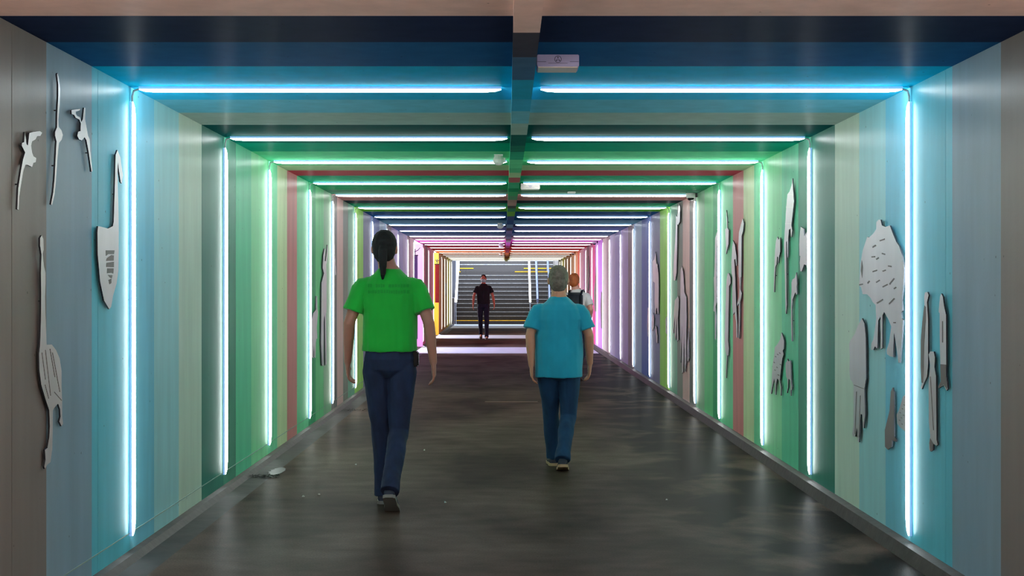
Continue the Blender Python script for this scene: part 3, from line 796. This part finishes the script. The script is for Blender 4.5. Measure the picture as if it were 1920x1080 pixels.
# ------------------------------------------------------------------ floor details
bm = bmesh.new(); box(bm, -.29, .38, 17.6, 17.66, -.004, .006)
tag(link('floor_strip', bm, mat('rusty_floor_strip', (120, 96, 80), .5, .5)), 'thin rusty metal strip set across the middle of the floor', 'floor strip')
def litter(px, py, s, label, k=0):
    Y = F * CH / (py - VY); X = (px - VX) * Y / F
    bm = bmesh.new()
    pts = [(math.cos(t) * s * random.uniform(.5, 1), math.sin(t) * s * random.uniform(.5, 1)) for t in [i * 1.05 for i in range(6)]]
    a = [bm.verts.new((x, y, .001)) for x, y in pts]; b = [bm.verts.new((x * .8, y * .8, .006 + random.random() * .008)) for x, y in pts]
    bm.faces.new(list(reversed(a))); bm.faces.new(b)
    for i in range(6): bm.faces.new((a[i], a[(i + 1) % 6], b[(i + 1) % 6], b[i]))
    o = link('paper_scrap', bm, M['litter']); o.location = (X, Y, 0)
    tag(o, label, 'litter', 'white scraps on the floor')
M['litter'] = mat('crumpled_paper', (190, 186, 178), .8)
for px, py, s, l in ((667, 872, .014, 'white scrap on floor left of the man in green, near the edge strip'),
                     (598, 928, .013, 'white scrap in front left, right-hand one of a close pair'),
                     (569, 932, .013, 'white scrap in front left, left-hand one of a close pair'),
                     (796, 845, .010, 'tiny white scrap on floor right of the green shirt man'),
                     (835, 943, .012, 'white scrap low in the middle of the floor'),
                     (1250, 938, .010, 'white scrap on the right half of the floor')):
    litter(px, py, s, l)
# leaf litter and wet patch in the gutter
bm = bmesh.new()
for i in range(170):
    y = 10.62 + random.gauss(0, .035); x = -1.885 + random.uniform(-.09, .13); a = random.random() * 6.28; r = random.uniform(.005, .016)
    z = random.uniform(.003, .016)
    v = [bm.verts.new((x + r * math.cos(a + k * 2.1), y + r * math.sin(a + k * 2.1), z + random.uniform(-.002, .006))) for k in range(3)]
    bm.faces.new(v)
tag(link('leaf_litter', bm, mat('dark_leaves', (26, 22, 20), .8)), 'dark leaf litter gathered in the left gutter', 'leaf litter', kind='stuff')
bm = bmesh.new()
for i in range(130):
    y = 16.4 + random.gauss(0, .06); x = -1.85 + random.uniform(-.1, .35); a = random.random() * 6.28; r = random.uniform(.006, .02)
    z = random.uniform(.003, .016)
    bm.faces.new([bm.verts.new((x + r * math.cos(a + k * 2.1), y + r * math.sin(a + k * 2.1), z + random.uniform(-.002, .006))) for k in range(3)])
tag(link('leaf_litter', bm, mat('dark_debris', (26, 22, 20), .8)), 'dark debris across the left floor edge farther back', 'leaf litter', kind='stuff')
bm = bmesh.new()
n = 24
vs = [bm.verts.new((.055 * math.cos(2 * math.pi * k / n) * (1 + .2 * math.sin(3 * k)), (.22) * math.sin(2 * math.pi * k / n), .0)) for k in range(n)]
vb = [bm.verts.new((v.co.x * 1.05, v.co.y * 1.05, -.003)) for v in vs]
bm.faces.new(vs)
for k in range(n): bm.faces.new((vb[k], vb[(k + 1) % n], vs[(k + 1) % n], vs[k]))
o = link('puddle', bm, mat('still_water', (38, 40, 36), .5)); o.location = (-1.82, 10.95, .005)
tag(o, 'small wet patch in the left gutter reflecting green', 'puddle')

# ------------------------------------------------------------------ people
SKIN = dict(rough=.5, noise_scale=12, noise_amt=.06)
def cyl_rings(pts, n=18):
    """pts: (x, y, z, rx, ry) with rings kept level; for torsos"""
    return [[(x + rx * math.cos(2 * math.pi * k / n), y + ry * math.sin(2 * math.pi * k / n), z) for k in range(n)] for x, y, z, rx, ry in pts]
def limb(bm, pts, n=14):
    """pts (x,y,z,r) along a limb, rounded ends"""
    P = [Vector(p[:3]) for p in pts]; r = [p[3] for p in pts]
    t0 = (P[1] - P[0]).normalized(); t1 = (P[-1] - P[-2]).normalized()
    PP = [P[0] - t0 * r[0] * .8, P[0] - t0 * r[0] * .45] + P + [P[-1] + t1 * r[-1] * .45, P[-1] + t1 * r[-1] * .8]
    RR = [r[0] * .35, r[0] * .82] + r + [r[-1] * .82, r[-1] * .35]
    tube(bm, PP, RR, n)
def ball(bm, c, r, n=16):
    rings = []
    for i in range(1, 10):
        a = math.pi * i / 10 - math.pi / 2
        rings.append([(c[0] + r[0] * math.cos(a) * math.cos(2 * math.pi * k / n), c[1] + r[1] * math.cos(a) * math.sin(2 * math.pi * k / n), c[2] + r[2] * math.sin(a)) for k in range(n)])
    ring_tube(bm, rings)
def lerp(a, b, t): return tuple(x + (y - x) * t for x, y in zip(a, b))
def remeshed(name, bm, m, voxel, parent=None, smooth=4, disp=None):
    me = bpy.data.meshes.new('tmp'); bmesh.ops.recalc_face_normals(bm, faces=bm.faces); bm.to_mesh(me); bm.free()
    t = bpy.data.objects.new('tmp', me); C.objects.link(t)
    md = t.modifiers.new('r', 'REMESH'); md.mode = 'VOXEL'; md.voxel_size = voxel
    sm = t.modifiers.new('s', 'SMOOTH'); sm.factor = .5; sm.iterations = smooth
    dg = bpy.context.evaluated_depsgraph_get(); dg.update()
    out = bpy.data.meshes.new_from_object(t.evaluated_get(dg))
    bpy.data.objects.remove(t); bpy.data.meshes.remove(me)
    out.name = name
    if disp:
        ns = [v.normal.copy() for v in out.vertices]
        for v, nn in zip(out.vertices, ns): v.co += nn * disp(v.co)
    out.materials.clear(); out.materials.append(m)
    out.polygons.foreach_set('use_smooth', [True] * len(out.polygons))
    o = bpy.data.objects.new(name, out); C.objects.link(o)
    if parent: o.parent = parent
    return o
def fold(scale=(9, 9, 3.5), amp=.006, seed=0):
    return lambda p: amp * (noise.noise(Vector((p.x * scale[0] + seed, p.y * scale[1], p.z * scale[2]))) + .5 * noise.noise(Vector((p.x * scale[0] * 2.3, p.y * scale[1] * 2.3 + seed, p.z * scale[2] * 2.6 + p.x * 6))))

def person(loc, rz, J, label, skin, shirt_m, trouser_m, shoe_m, hair_m, voxel=.006, belt=False, ponytail=False, mask=False, collar_v=False, hem=None, beltz=None):
    """J: joints in metres for a figure facing +Y (feet at z=0)"""
    H = J['H']; hz = H - .118
    hx, hy = J['head']
    shz = J['shoulder_z']; shw = J['shoulder_w']; hipz = J['hip_z']; hipw = J['hip_w']
    cd = J.get('depth', .115); cw = J.get('chest_w', .165); ww = J.get('waist_w', .145); hw_ = J.get('hips_w', .165)
    bm = bmesh.new()
    # torso
    ring_tube(bm, cyl_rings([(0, 0, hipz - .07, .08, .07), (0, 0, hipz - .03, hw_ * .92, cd * .95), (0, 0, hipz + .05, hw_, cd), (0, .005, hipz + .18, ww, cd * .88),
                             (0, .01, (hipz + shz) / 2 + .08, cw * .98, cd), (0, .005, shz - .17, cw * 1.04, cd * 1.02), (0, .0, shz - .09, .160, cd * .9), (0, 0, shz - .035, .115, .078), (0, 0, shz, .072, .062), (0, .0, shz + .03, .058, .055)]))
    # neck, head
    limb(bm, [(hx * .3, -.005, shz + .0, .066), (hx * .7, .0, shz + .07, .056), (hx, hy, hz - .07, .056)])
    ball(bm, (hx, hy, hz + .01), (.076, .095, .108))
    ball(bm, (hx, hy + .028, hz - .055), (.058, .068, .062))            # jaw
    ball(bm, (hx, hy + .085, hz - .092), (.022, .016, .018), 10)          # chin
    ball(bm, (hx, hy + .1, hz - .018), (.013, .018, .026), 10)           # nose
    ball(bm, (hx, hy + .082, hz + .03), (.05, .018, .014), 10)            # brow
    ball(bm, (hx, hy + .092, hz - .058), (.026, .008, .008), 10)          # lips
    for s in (-1, 1): ball(bm, (hx + s * .078, hy - .008, hz - .008), (.011, .021, .032), 10)
    # arms and hands
    for s, key in ((-1, 'armL'), (1, 'armR')):
        el, wr, hd = J[key]                       # elbow, wrist, fingertip direction point
        sj = (s * (shw - .008), 0, shz - .118)
        limb(bm, [sj + (.046,), lerp(sj, el, .5) + (.043,), el + (.037,)])
        limb(bm, [el + (.039,), lerp(el, wr, .35) + (.038,), wr + (.025,)])
        # palm
        W, T = Vector(wr), Vector(hd); d = (T - W).normalized()
        back = Vector((s, 0, 0)); back = (back - d * back.dot(d)).normalized()       # back of the hand faces outwards
        fwd = d.cross(back) * (1 if s > 0 else -1)
        if fwd.y < 0: fwd = -fwd                                                        # thumb side faces forward
        n = 12; rings = []
        for t, wd, th in ((-.01, .022, .019), (.03, .036, .017), (.07, .042, .015), (.092, .038, .012)):
            c = W + d * t
            rings.append([c + fwd * wd * math.cos(2 * math.pi * k / n) + back * th * math.sin(2 * math.pi * k / n) for k in range(n)])
        ring_tube(bm, rings)
        for q, (off, ln) in enumerate(((.032, .070), (.011, .078), (-.011, .072), (-.031, .056))):
            c = W + d * .084 + fwd * off; curl = -back
            p1 = c + d * ln * .45 + curl * ln * .10; p2 = p1 + (d * .8 + curl * .6).normalized() * ln * .32; p3 = p2 + (d * .5 + curl * .85).normalized() * ln * .25
            limb(bm, [tuple(c) + (.0092,), tuple(p1) + (.0088,), tuple(p2) + (.0082,), tuple(p3) + (.0072,)], 8)
        c = W + d * .022 + fwd * .03
        p1 = c + (d * .6 + fwd * .75).normalized() * .035; p2 = p1 + (d * .9 + fwd * .3 - back * .2).normalized() * .03
        limb(bm, [tuple(c) + (.0125,), tuple(p1) + (.011,), tuple(p2) + (.009,)], 8)
    for s, key in ((-1, 'legL'), (1, 'legR')):
        kn, an, toe = J[key]
        hj = (s * hipw, 0, hipz)
        limb(bm, [hj + (.082,), lerp(hj, kn, .5) + (.068,), kn + (.050,)])
        limb(bm, [kn + (.050,), lerp(kn, an, .3) + (.052,), an + (.034,)])
        limb(bm, [(an[0], an[1], an[2] - .02, .032), lerp(an, (toe[0], toe[1], toe[2] - .008), .6) + (.024,), (toe[0], toe[1] - .02, toe[2] - .008, .016)])
    body = remeshed('person', bm, skin, voxel, None, 3)
    body.location = loc; body.rotation_euler[2] = rz
    tag(body, label, 'person')
    # shirt
    hem = hem if hem is not None else hipz + .05
    bm = bmesh.new(); g = .016
    ring_tube(bm, cyl_rings([(0, 0, hem, hw_ + g + .012, cd + g + .016), (0, 0, hem + .03, hw_ + g + .012, cd + g + .016), (0, 0, max(hem + .045, hipz + .06), hw_ + g + .010, cd + g + .014), (0, .004, max(hem + .09, hipz + .20), ww + g + .012, cd + g + .006),
                             (0, .007, (hipz + shz) / 2 + .035, cw + g - .002, cd + g), (0, .005, shz - .17, cw + g + .008, cd + g + .002), (0, 0, shz - .09, .176, cd * .9 + g), (0, 0, shz - .05, .145, cd * .85 + .004), (0, 0, shz - .018, .104, .084), (0, 0, shz + .004, .082, .074), (0, 0, shz + .016, .070, .066)], 24))
    for s, key in ((-1, 'armL'), (1, 'armR')):
        el = J[key][0]
        k = J.get('sleeve', .62)
        sj = (s * (shw - .004), -.002, shz - .122); e2 = lerp(sj, el, k)
        tube(bm, [(s * (shw - .085), 0, shz - .095), (s * (shw - .05), 0, shz - .098), (s * (shw - .012), -.001, shz - .108), sj, lerp(sj, e2, .55), e2], [.056, .060, .062, .062, .065, .071], 18)
    shirt = remeshed('t_shirt', bm, shirt_m, voxel * .9, body, 5, fold(amp=.009, seed=loc[1]))
    # trousers
    bm = bmesh.new()
    ring_tube(bm, cyl_rings([(0, 0, hipz - .09, .07, .07), (0, 0, hipz - .04, hw_ * .95, cd + .006), (0, -.004, hipz + .03, hw_ + .012, cd + .016), (0, 0, (beltz or hipz + .10), hw_ + .004, cd + .010)], 22))
    tw = J.get('trouser', 1.0)
    for s, key in ((-1, 'legL'), (1, 'legR')):
        kn, an, toe = J[key]; hj = (s * hipw, 0, hipz)
        hm = lerp(kn, an, 1.07)
        tube(bm, [(s * hipw * .9, 0, hipz + .02), lerp(hj, kn, .12), lerp(hj, kn, .5), kn, lerp(kn, an, .35), lerp(kn, an, .75), hm],
             [.088, .097 * tw, .084 * tw, .068 * tw, .066 * tw, .060 * tw, .062 * tw], 18)
    remeshed('jeans', bm, trouser_m, voxel, body, 4, fold((10, 10, 5), .008, 3.1 + loc[1]))
    # shoes
    for s, key in ((-1, 'legL'), (1, 'legR')):
        kn, an, toe = J[key]
        bm = bmesh.new()
        d = Vector((toe[0] - an[0], toe[1] - an[1], toe[2] - (an[2] - .045)))
        d.normalize(); sd = Vector((1, 0, 0)); up = sd.cross(d).normalized()
        c0 = Vector((an[0], an[1], an[2] - .045)) - d * .05
        rings = []; L = .285; nn = 16
        for t, wd, ht in ((0, .022, .045), (.03, .036, .075), (.2, .040, .082), (.4, .040, .068), (.6, .046, .052), (.8, .046, .042), (.93, .034, .034), (1, .014, .02)):
            c = c0 + d * (L * t)
            rings.append([c + sd * wd * math.cos(2 * math.pi * k / nn) + up * ((ht * .5 * math.sin(2 * math.pi * k / nn)) + ht * .5 - .036) for k in range(nn)])
        ring_tube(bm, rings)
        so = remeshed('shoe', bm, shoe_m[0], max(voxel, .005), body, 2)
        bm = bmesh.new(); rings = []
        for t, wd in ((-.01, .022), (.04, .040), (.25, .042), (.45, .040), (.65, .050), (.85, .048), (.97, .032), (1.02, .012)):
            c = c0 + d * (L * t) - up * .036
            rings.append([c + sd * wd * x + up * z for x, z in ((-1, -.004), (1, -.004), (1, .018), (-1, .018))])
        ring_tube(bm, rings)
        link('sole', bm, shoe_m[1], so)
    # hair
    bm = bmesh.new()
    hg = J.get('hair', .010)
    ball(bm, (hx, hy - .012, hz + .026), (.078 + hg, .092 + hg, .094 + hg), 20)
    ball(bm, (hx, hy - .040, hz - .015), (.070 + hg, .062 + hg, .085 + hg * .5), 20)
    if ponytail:
        tube(bm, [(hx, hy - .095, hz + .02), (hx, hy - .125, hz - .02), (hx, hy - .125, hz - .09), (hx, hy - .11, hz - .16), (hx, hy - .105, hz - .21)], [.024, .03, .028, .02, .007], 12)
    # carve the face: push hair that would cover the face back
    def carve(p):
        return .002 * noise.noise(p * 60)
    ho = remeshed('hair', bm, hair_m, voxel * .8, body, 2, carve)
    for v in ho.data.vertices:
        yy = v.co.y - hy; zz = v.co.z - hz
        lim = .088 if zz > .055 else (.066 - (.055 - zz) * .8)
        if yy > lim and zz < .075: v.co.y = hy + lim
    # eyes
    for s in (-1, 1):
        bm = bmesh.new(); ball(bm, (hx + s * .031, hy + .086, hz + .008), (.012, .008, .007), 10)
        link('eye', bm, M['eye'], body, True)
    if mask:
        bm = bmesh.new()
        n = 10; rings = []
        for z, wd, pr in ((-.105, .040, .100), (-.08, .056, .112), (-.045, .062, .118), (-.02, .058, .122), (-.006, .045, .112)):
            rr = []
            for k in range(n + 1):
                a = math.pi * k / n
                rr.append((hx - wd * 1.15 * math.cos(a), hy + .02 + (pr - .02) * math.sin(a) ** .7, hz + z))
            for k in range(n, -1, -1):
                a = math.pi * k / n
                rr.append((hx - (wd * 1.15 - .004) * math.cos(a), hy + .014 + (pr - .024) * math.sin(a) ** .7, hz + z))
            rings.append(rr)
        ring_tube(bm, rings)
        bmesh.ops.recalc_face_normals(bm, faces=bm.faces)
        mo = link('face_mask', bm, mat('mask_fabric', (176, 208, 206), .8), body, True)
        for s in (-1, 1):
            bm = bmesh.new(); tube(bm, [(hx + s * .064, hy + .03, hz - .03), (hx + s * .082, hy - .01, hz - .02)], .002, 6)
            link('ear_loop', bm, M['white_plastic'], mo)
    return body, shirt
M['eye'] = mat('eye', (40, 34, 30), .2)

skin_a = mat('tanned_skin', (168, 112, 92), **SKIN)
skin_b = mat('warm_skin', (190, 130, 104), **SKIN)
skin_c = mat('reddish_skin', (204, 120, 92), **SKIN)
skin_d = mat('fair_skin', (222, 160, 140), **SKIN)
green = mat('green_cotton', (8, 168, 44), .85, noise_scale=7, noise_amt=.08, sheen=.2)
blue = mat('turquoise_cotton', (0, 146, 176), .85, noise_scale=7, noise_amt=.08, sheen=.2)
black = mat('black_cotton', (16, 16, 24), .85, noise_scale=9, noise_amt=.1)
white = mat('white_cotton', (232, 226, 222), .85, noise_scale=9, noise_amt=.05)
denim_n = mat('navy_denim', (22, 36, 66), .85, noise_scale=14, noise_amt=.3, stretch=(1, 1, .4))
denim_t = mat('teal_blue_denim', (8, 52, 88), .85, noise_scale=14, noise_amt=.25, stretch=(1, 1, .4))
denim_d = mat('dark_denim', (22, 26, 48), .85, noise_scale=14, noise_amt=.2)
hair_bk = mat('black_hair', (16, 12, 12), .8, noise_scale=40, noise_amt=.3, stretch=(1, 1, .2))
hair_gr = mat('grey_brown_hair', (104, 92, 84), .6, noise_scale=40, noise_amt=.3)
hair_rd = mat('ginger_hair', (176, 88, 34), .55, noise_scale=40, noise_amt=.25, stretch=(1, 1, .2))
shoe_dk = (mat('dark_shoe', (34, 40, 58), .6), mat('grey_sole', (120, 116, 110), .7))
shoe_tn = (mat('navy_shoe', (30, 38, 52), .6), mat('tan_sole', (176, 146, 112), .7))
shoe_bk = (mat('black_shoe', (26, 22, 24), .5), mat('brown_sole', (110, 90, 78), .7))

# man in green: walks away, left foot flat, right foot pushing off
JG = dict(H=1.832, head=(-.035, .01), shoulder_z=1.565, shoulder_w=.195, hip_z=.95, hip_w=.088, chest_w=.165, waist_w=.155, hips_w=.158, depth=.115, sleeve=.66, hair=.006,
          armL=((-.265, -.03, 1.22), (-.285, .05, .955), (-.28, .09, .80)), armR=((.262, -.04, 1.22), (.292, -.02, .955), (.30, .0, .80)),
          legL=((-.062, .10, .50), (-.052, .12, .085), (-.055, .30, .035)), legR=((.062, .0, .50), (.030, -.34, .17), (.035, -.19, .035)), trouser=1.0)
body, shirt = person((-.785, 9.22, 0), 0, JG, 'man in bright green t-shirt and dark blue jeans walking away on the left', skin_a, green, denim_n, shoe_dk, hair_bk, .0055, ponytail=True, hem=1.03, beltz=1.06)
# faded print across the back of the green shirt, too blurred to read
deps = bpy.context.evaluated_depsgraph_get()
tree = BVHTree.FromObject(shirt, deps)
bm = bmesh.new(); random.seed(3)
for z, x0, x1, hgt in ((1.452, -.135, .125, .026), (1.412, -.135, .125, .026)):
    x = x0
    while x < x1:
        wd = random.choice((.009, .013, .017))
        gap = .004
        t0 = random.uniform(0, .004)
        for (ax, az, bx, bz) in ((0, t0, wd, hgt - random.uniform(0, .005)),):
            pts = []
            for u, v in ((ax, az), (bx, az), (bx, bz), (ax, bz)):
                h = tree.ray_cast(Vector((x + u, -1, z + v)), Vector((0, 1, 0)))
                pts.append(Vector((x + u, (h[0].y if h[0] else -.13) - .0025, z + v)))
            bm.faces.new([bm.verts.new(p) for p in pts])
        x += wd + gap + (.022 if random.random() < .16 else 0)
link('back_print', bm, mat('dark_green_print', (6, 150, 42), .8), shirt)
bm = bmesh.new(); box(bm, .155, .195, -.055, .035, .93, 1.03)
bmesh.ops.bevel(bm, geom=list(bm.edges), offset=.008, segments=2, affect='EDGES')
link('phone_pouch', bm, M['black_plastic'], body)

# man in turquoise
JB = dict(H=1.632, head=(-.005, .01), shoulder_z=1.365, shoulder_w=.188, hip_z=.80, hip_w=.085, chest_w=.172, waist_w=.168, hips_w=.165, depth=.125, sleeve=.74, hair=.004,
          armL=((-.232, -.04, 1.075), (-.222, -.05, .83), (-.215, -.04, .68)), armR=((.238, -.02, 1.075), (.252, .06, .84), (.245, .10, .69)),
          legL=((-.060, .12, .42), (-.038, .19, .085), (-.045, .36, .035)), legR=((.075, .02, .42), (.022, -.24, .12), (.026, -.08, .035)), trouser=.98)
person((.412, 11.15, 0), 0, JB, 'man in turquoise t-shirt and blue jeans walking away in the middle', skin_b, blue, denim_t, shoe_tn, hair_gr, .0055, hem=.735, beltz=.86)

# distant man in black with a face mask, facing the camera
JK = dict(H=1.83, head=(0, .01), shoulder_z=1.56, shoulder_w=.195, hip_z=.95, hip_w=.088, chest_w=.172, waist_w=.155, hips_w=.155, depth=.11, sleeve=.55, hair=.006,
          armL=((-.27, -.04, 1.22), (-.31, .05, .98), (-.31, .09, .83)), armR=((.27, -.02, 1.22), (.29, .0, .97), (.30, .02, .82)),
          legL=((-.095, .10, .50), (-.09, .14, .085), (-.10, .32, .035)), legR=((.085, .0, .50), (.075, -.28, .15), (.08, -.13, .035)), trouser=.92)
person((-.69, 39.3, 0), math.pi, JK, 'distant man in black t-shirt and pale face mask walking towards camera', skin_c, black, denim_d, shoe_bk, hair_bk, .007, mask=True, hem=1.0, beltz=1.05)

# fourth walker, mostly hidden behind the man in turquoise
JR = dict(H=1.68, head=(-.04, .01), shoulder_z=1.42, shoulder_w=.18, hip_z=.86, hip_w=.082, chest_w=.155, waist_w=.145, hips_w=.15, depth=.11, sleeve=.7, hair=.008,
          armL=((-.22, -.02, 1.10), (-.22, .08, .88), (-.21, .12, .74)), armR=((.235, -.05, 1.12), (.20, .10, .98), (.16, .22, .94)),
          legL=((-.08, .08, .46), (-.08, .12, .085), (-.08, .30, .035)), legR=((.08, .0, .46), (.07, -.25, .14), (.075, -.10, .035)), trouser=.95)
person((1.09, 21.9, 0), -.25, JR, 'ginger-haired person in white t-shirt half hidden behind the turquoise shirt', skin_d, white, denim_d, shoe_bk, hair_rd, .007, hem=.90, beltz=.95)
e = empty('backpack', (1.06, 21.75, .98), 'black and grey backpack on the back of the ginger-haired person', 'backpack', rz=-.25)
bm = bmesh.new(); box(bm, -.13, .13, -.17, -.005, 0, .40)
bmesh.ops.bevel(bm, geom=list(bm.edges), offset=.04, segments=4, affect='EDGES')
link('bag', bm, mat('black_nylon', (20, 26, 34), .6, noise_scale=10, noise_amt=.3), e, True)
bm = bmesh.new(); box(bm, -.1, .1, -.205, -.16, .03, .2)
bmesh.ops.bevel(bm, geom=list(bm.edges), offset=.018, segments=3, affect='EDGES')
link('front_pocket', bm, mat('grey_nylon', (120, 132, 136), .6), e, True)
for s in (-1, 1):
    bm = bmesh.new(); tube(bm, [(s * .09, -.02, .36), (s * .10, .03, .42), (s * .105, .12, .43), (s * .11, .24, .37), (s * .12, .29, .25)], .018, 8)
    link('strap', bm, M['black_plastic'], e)
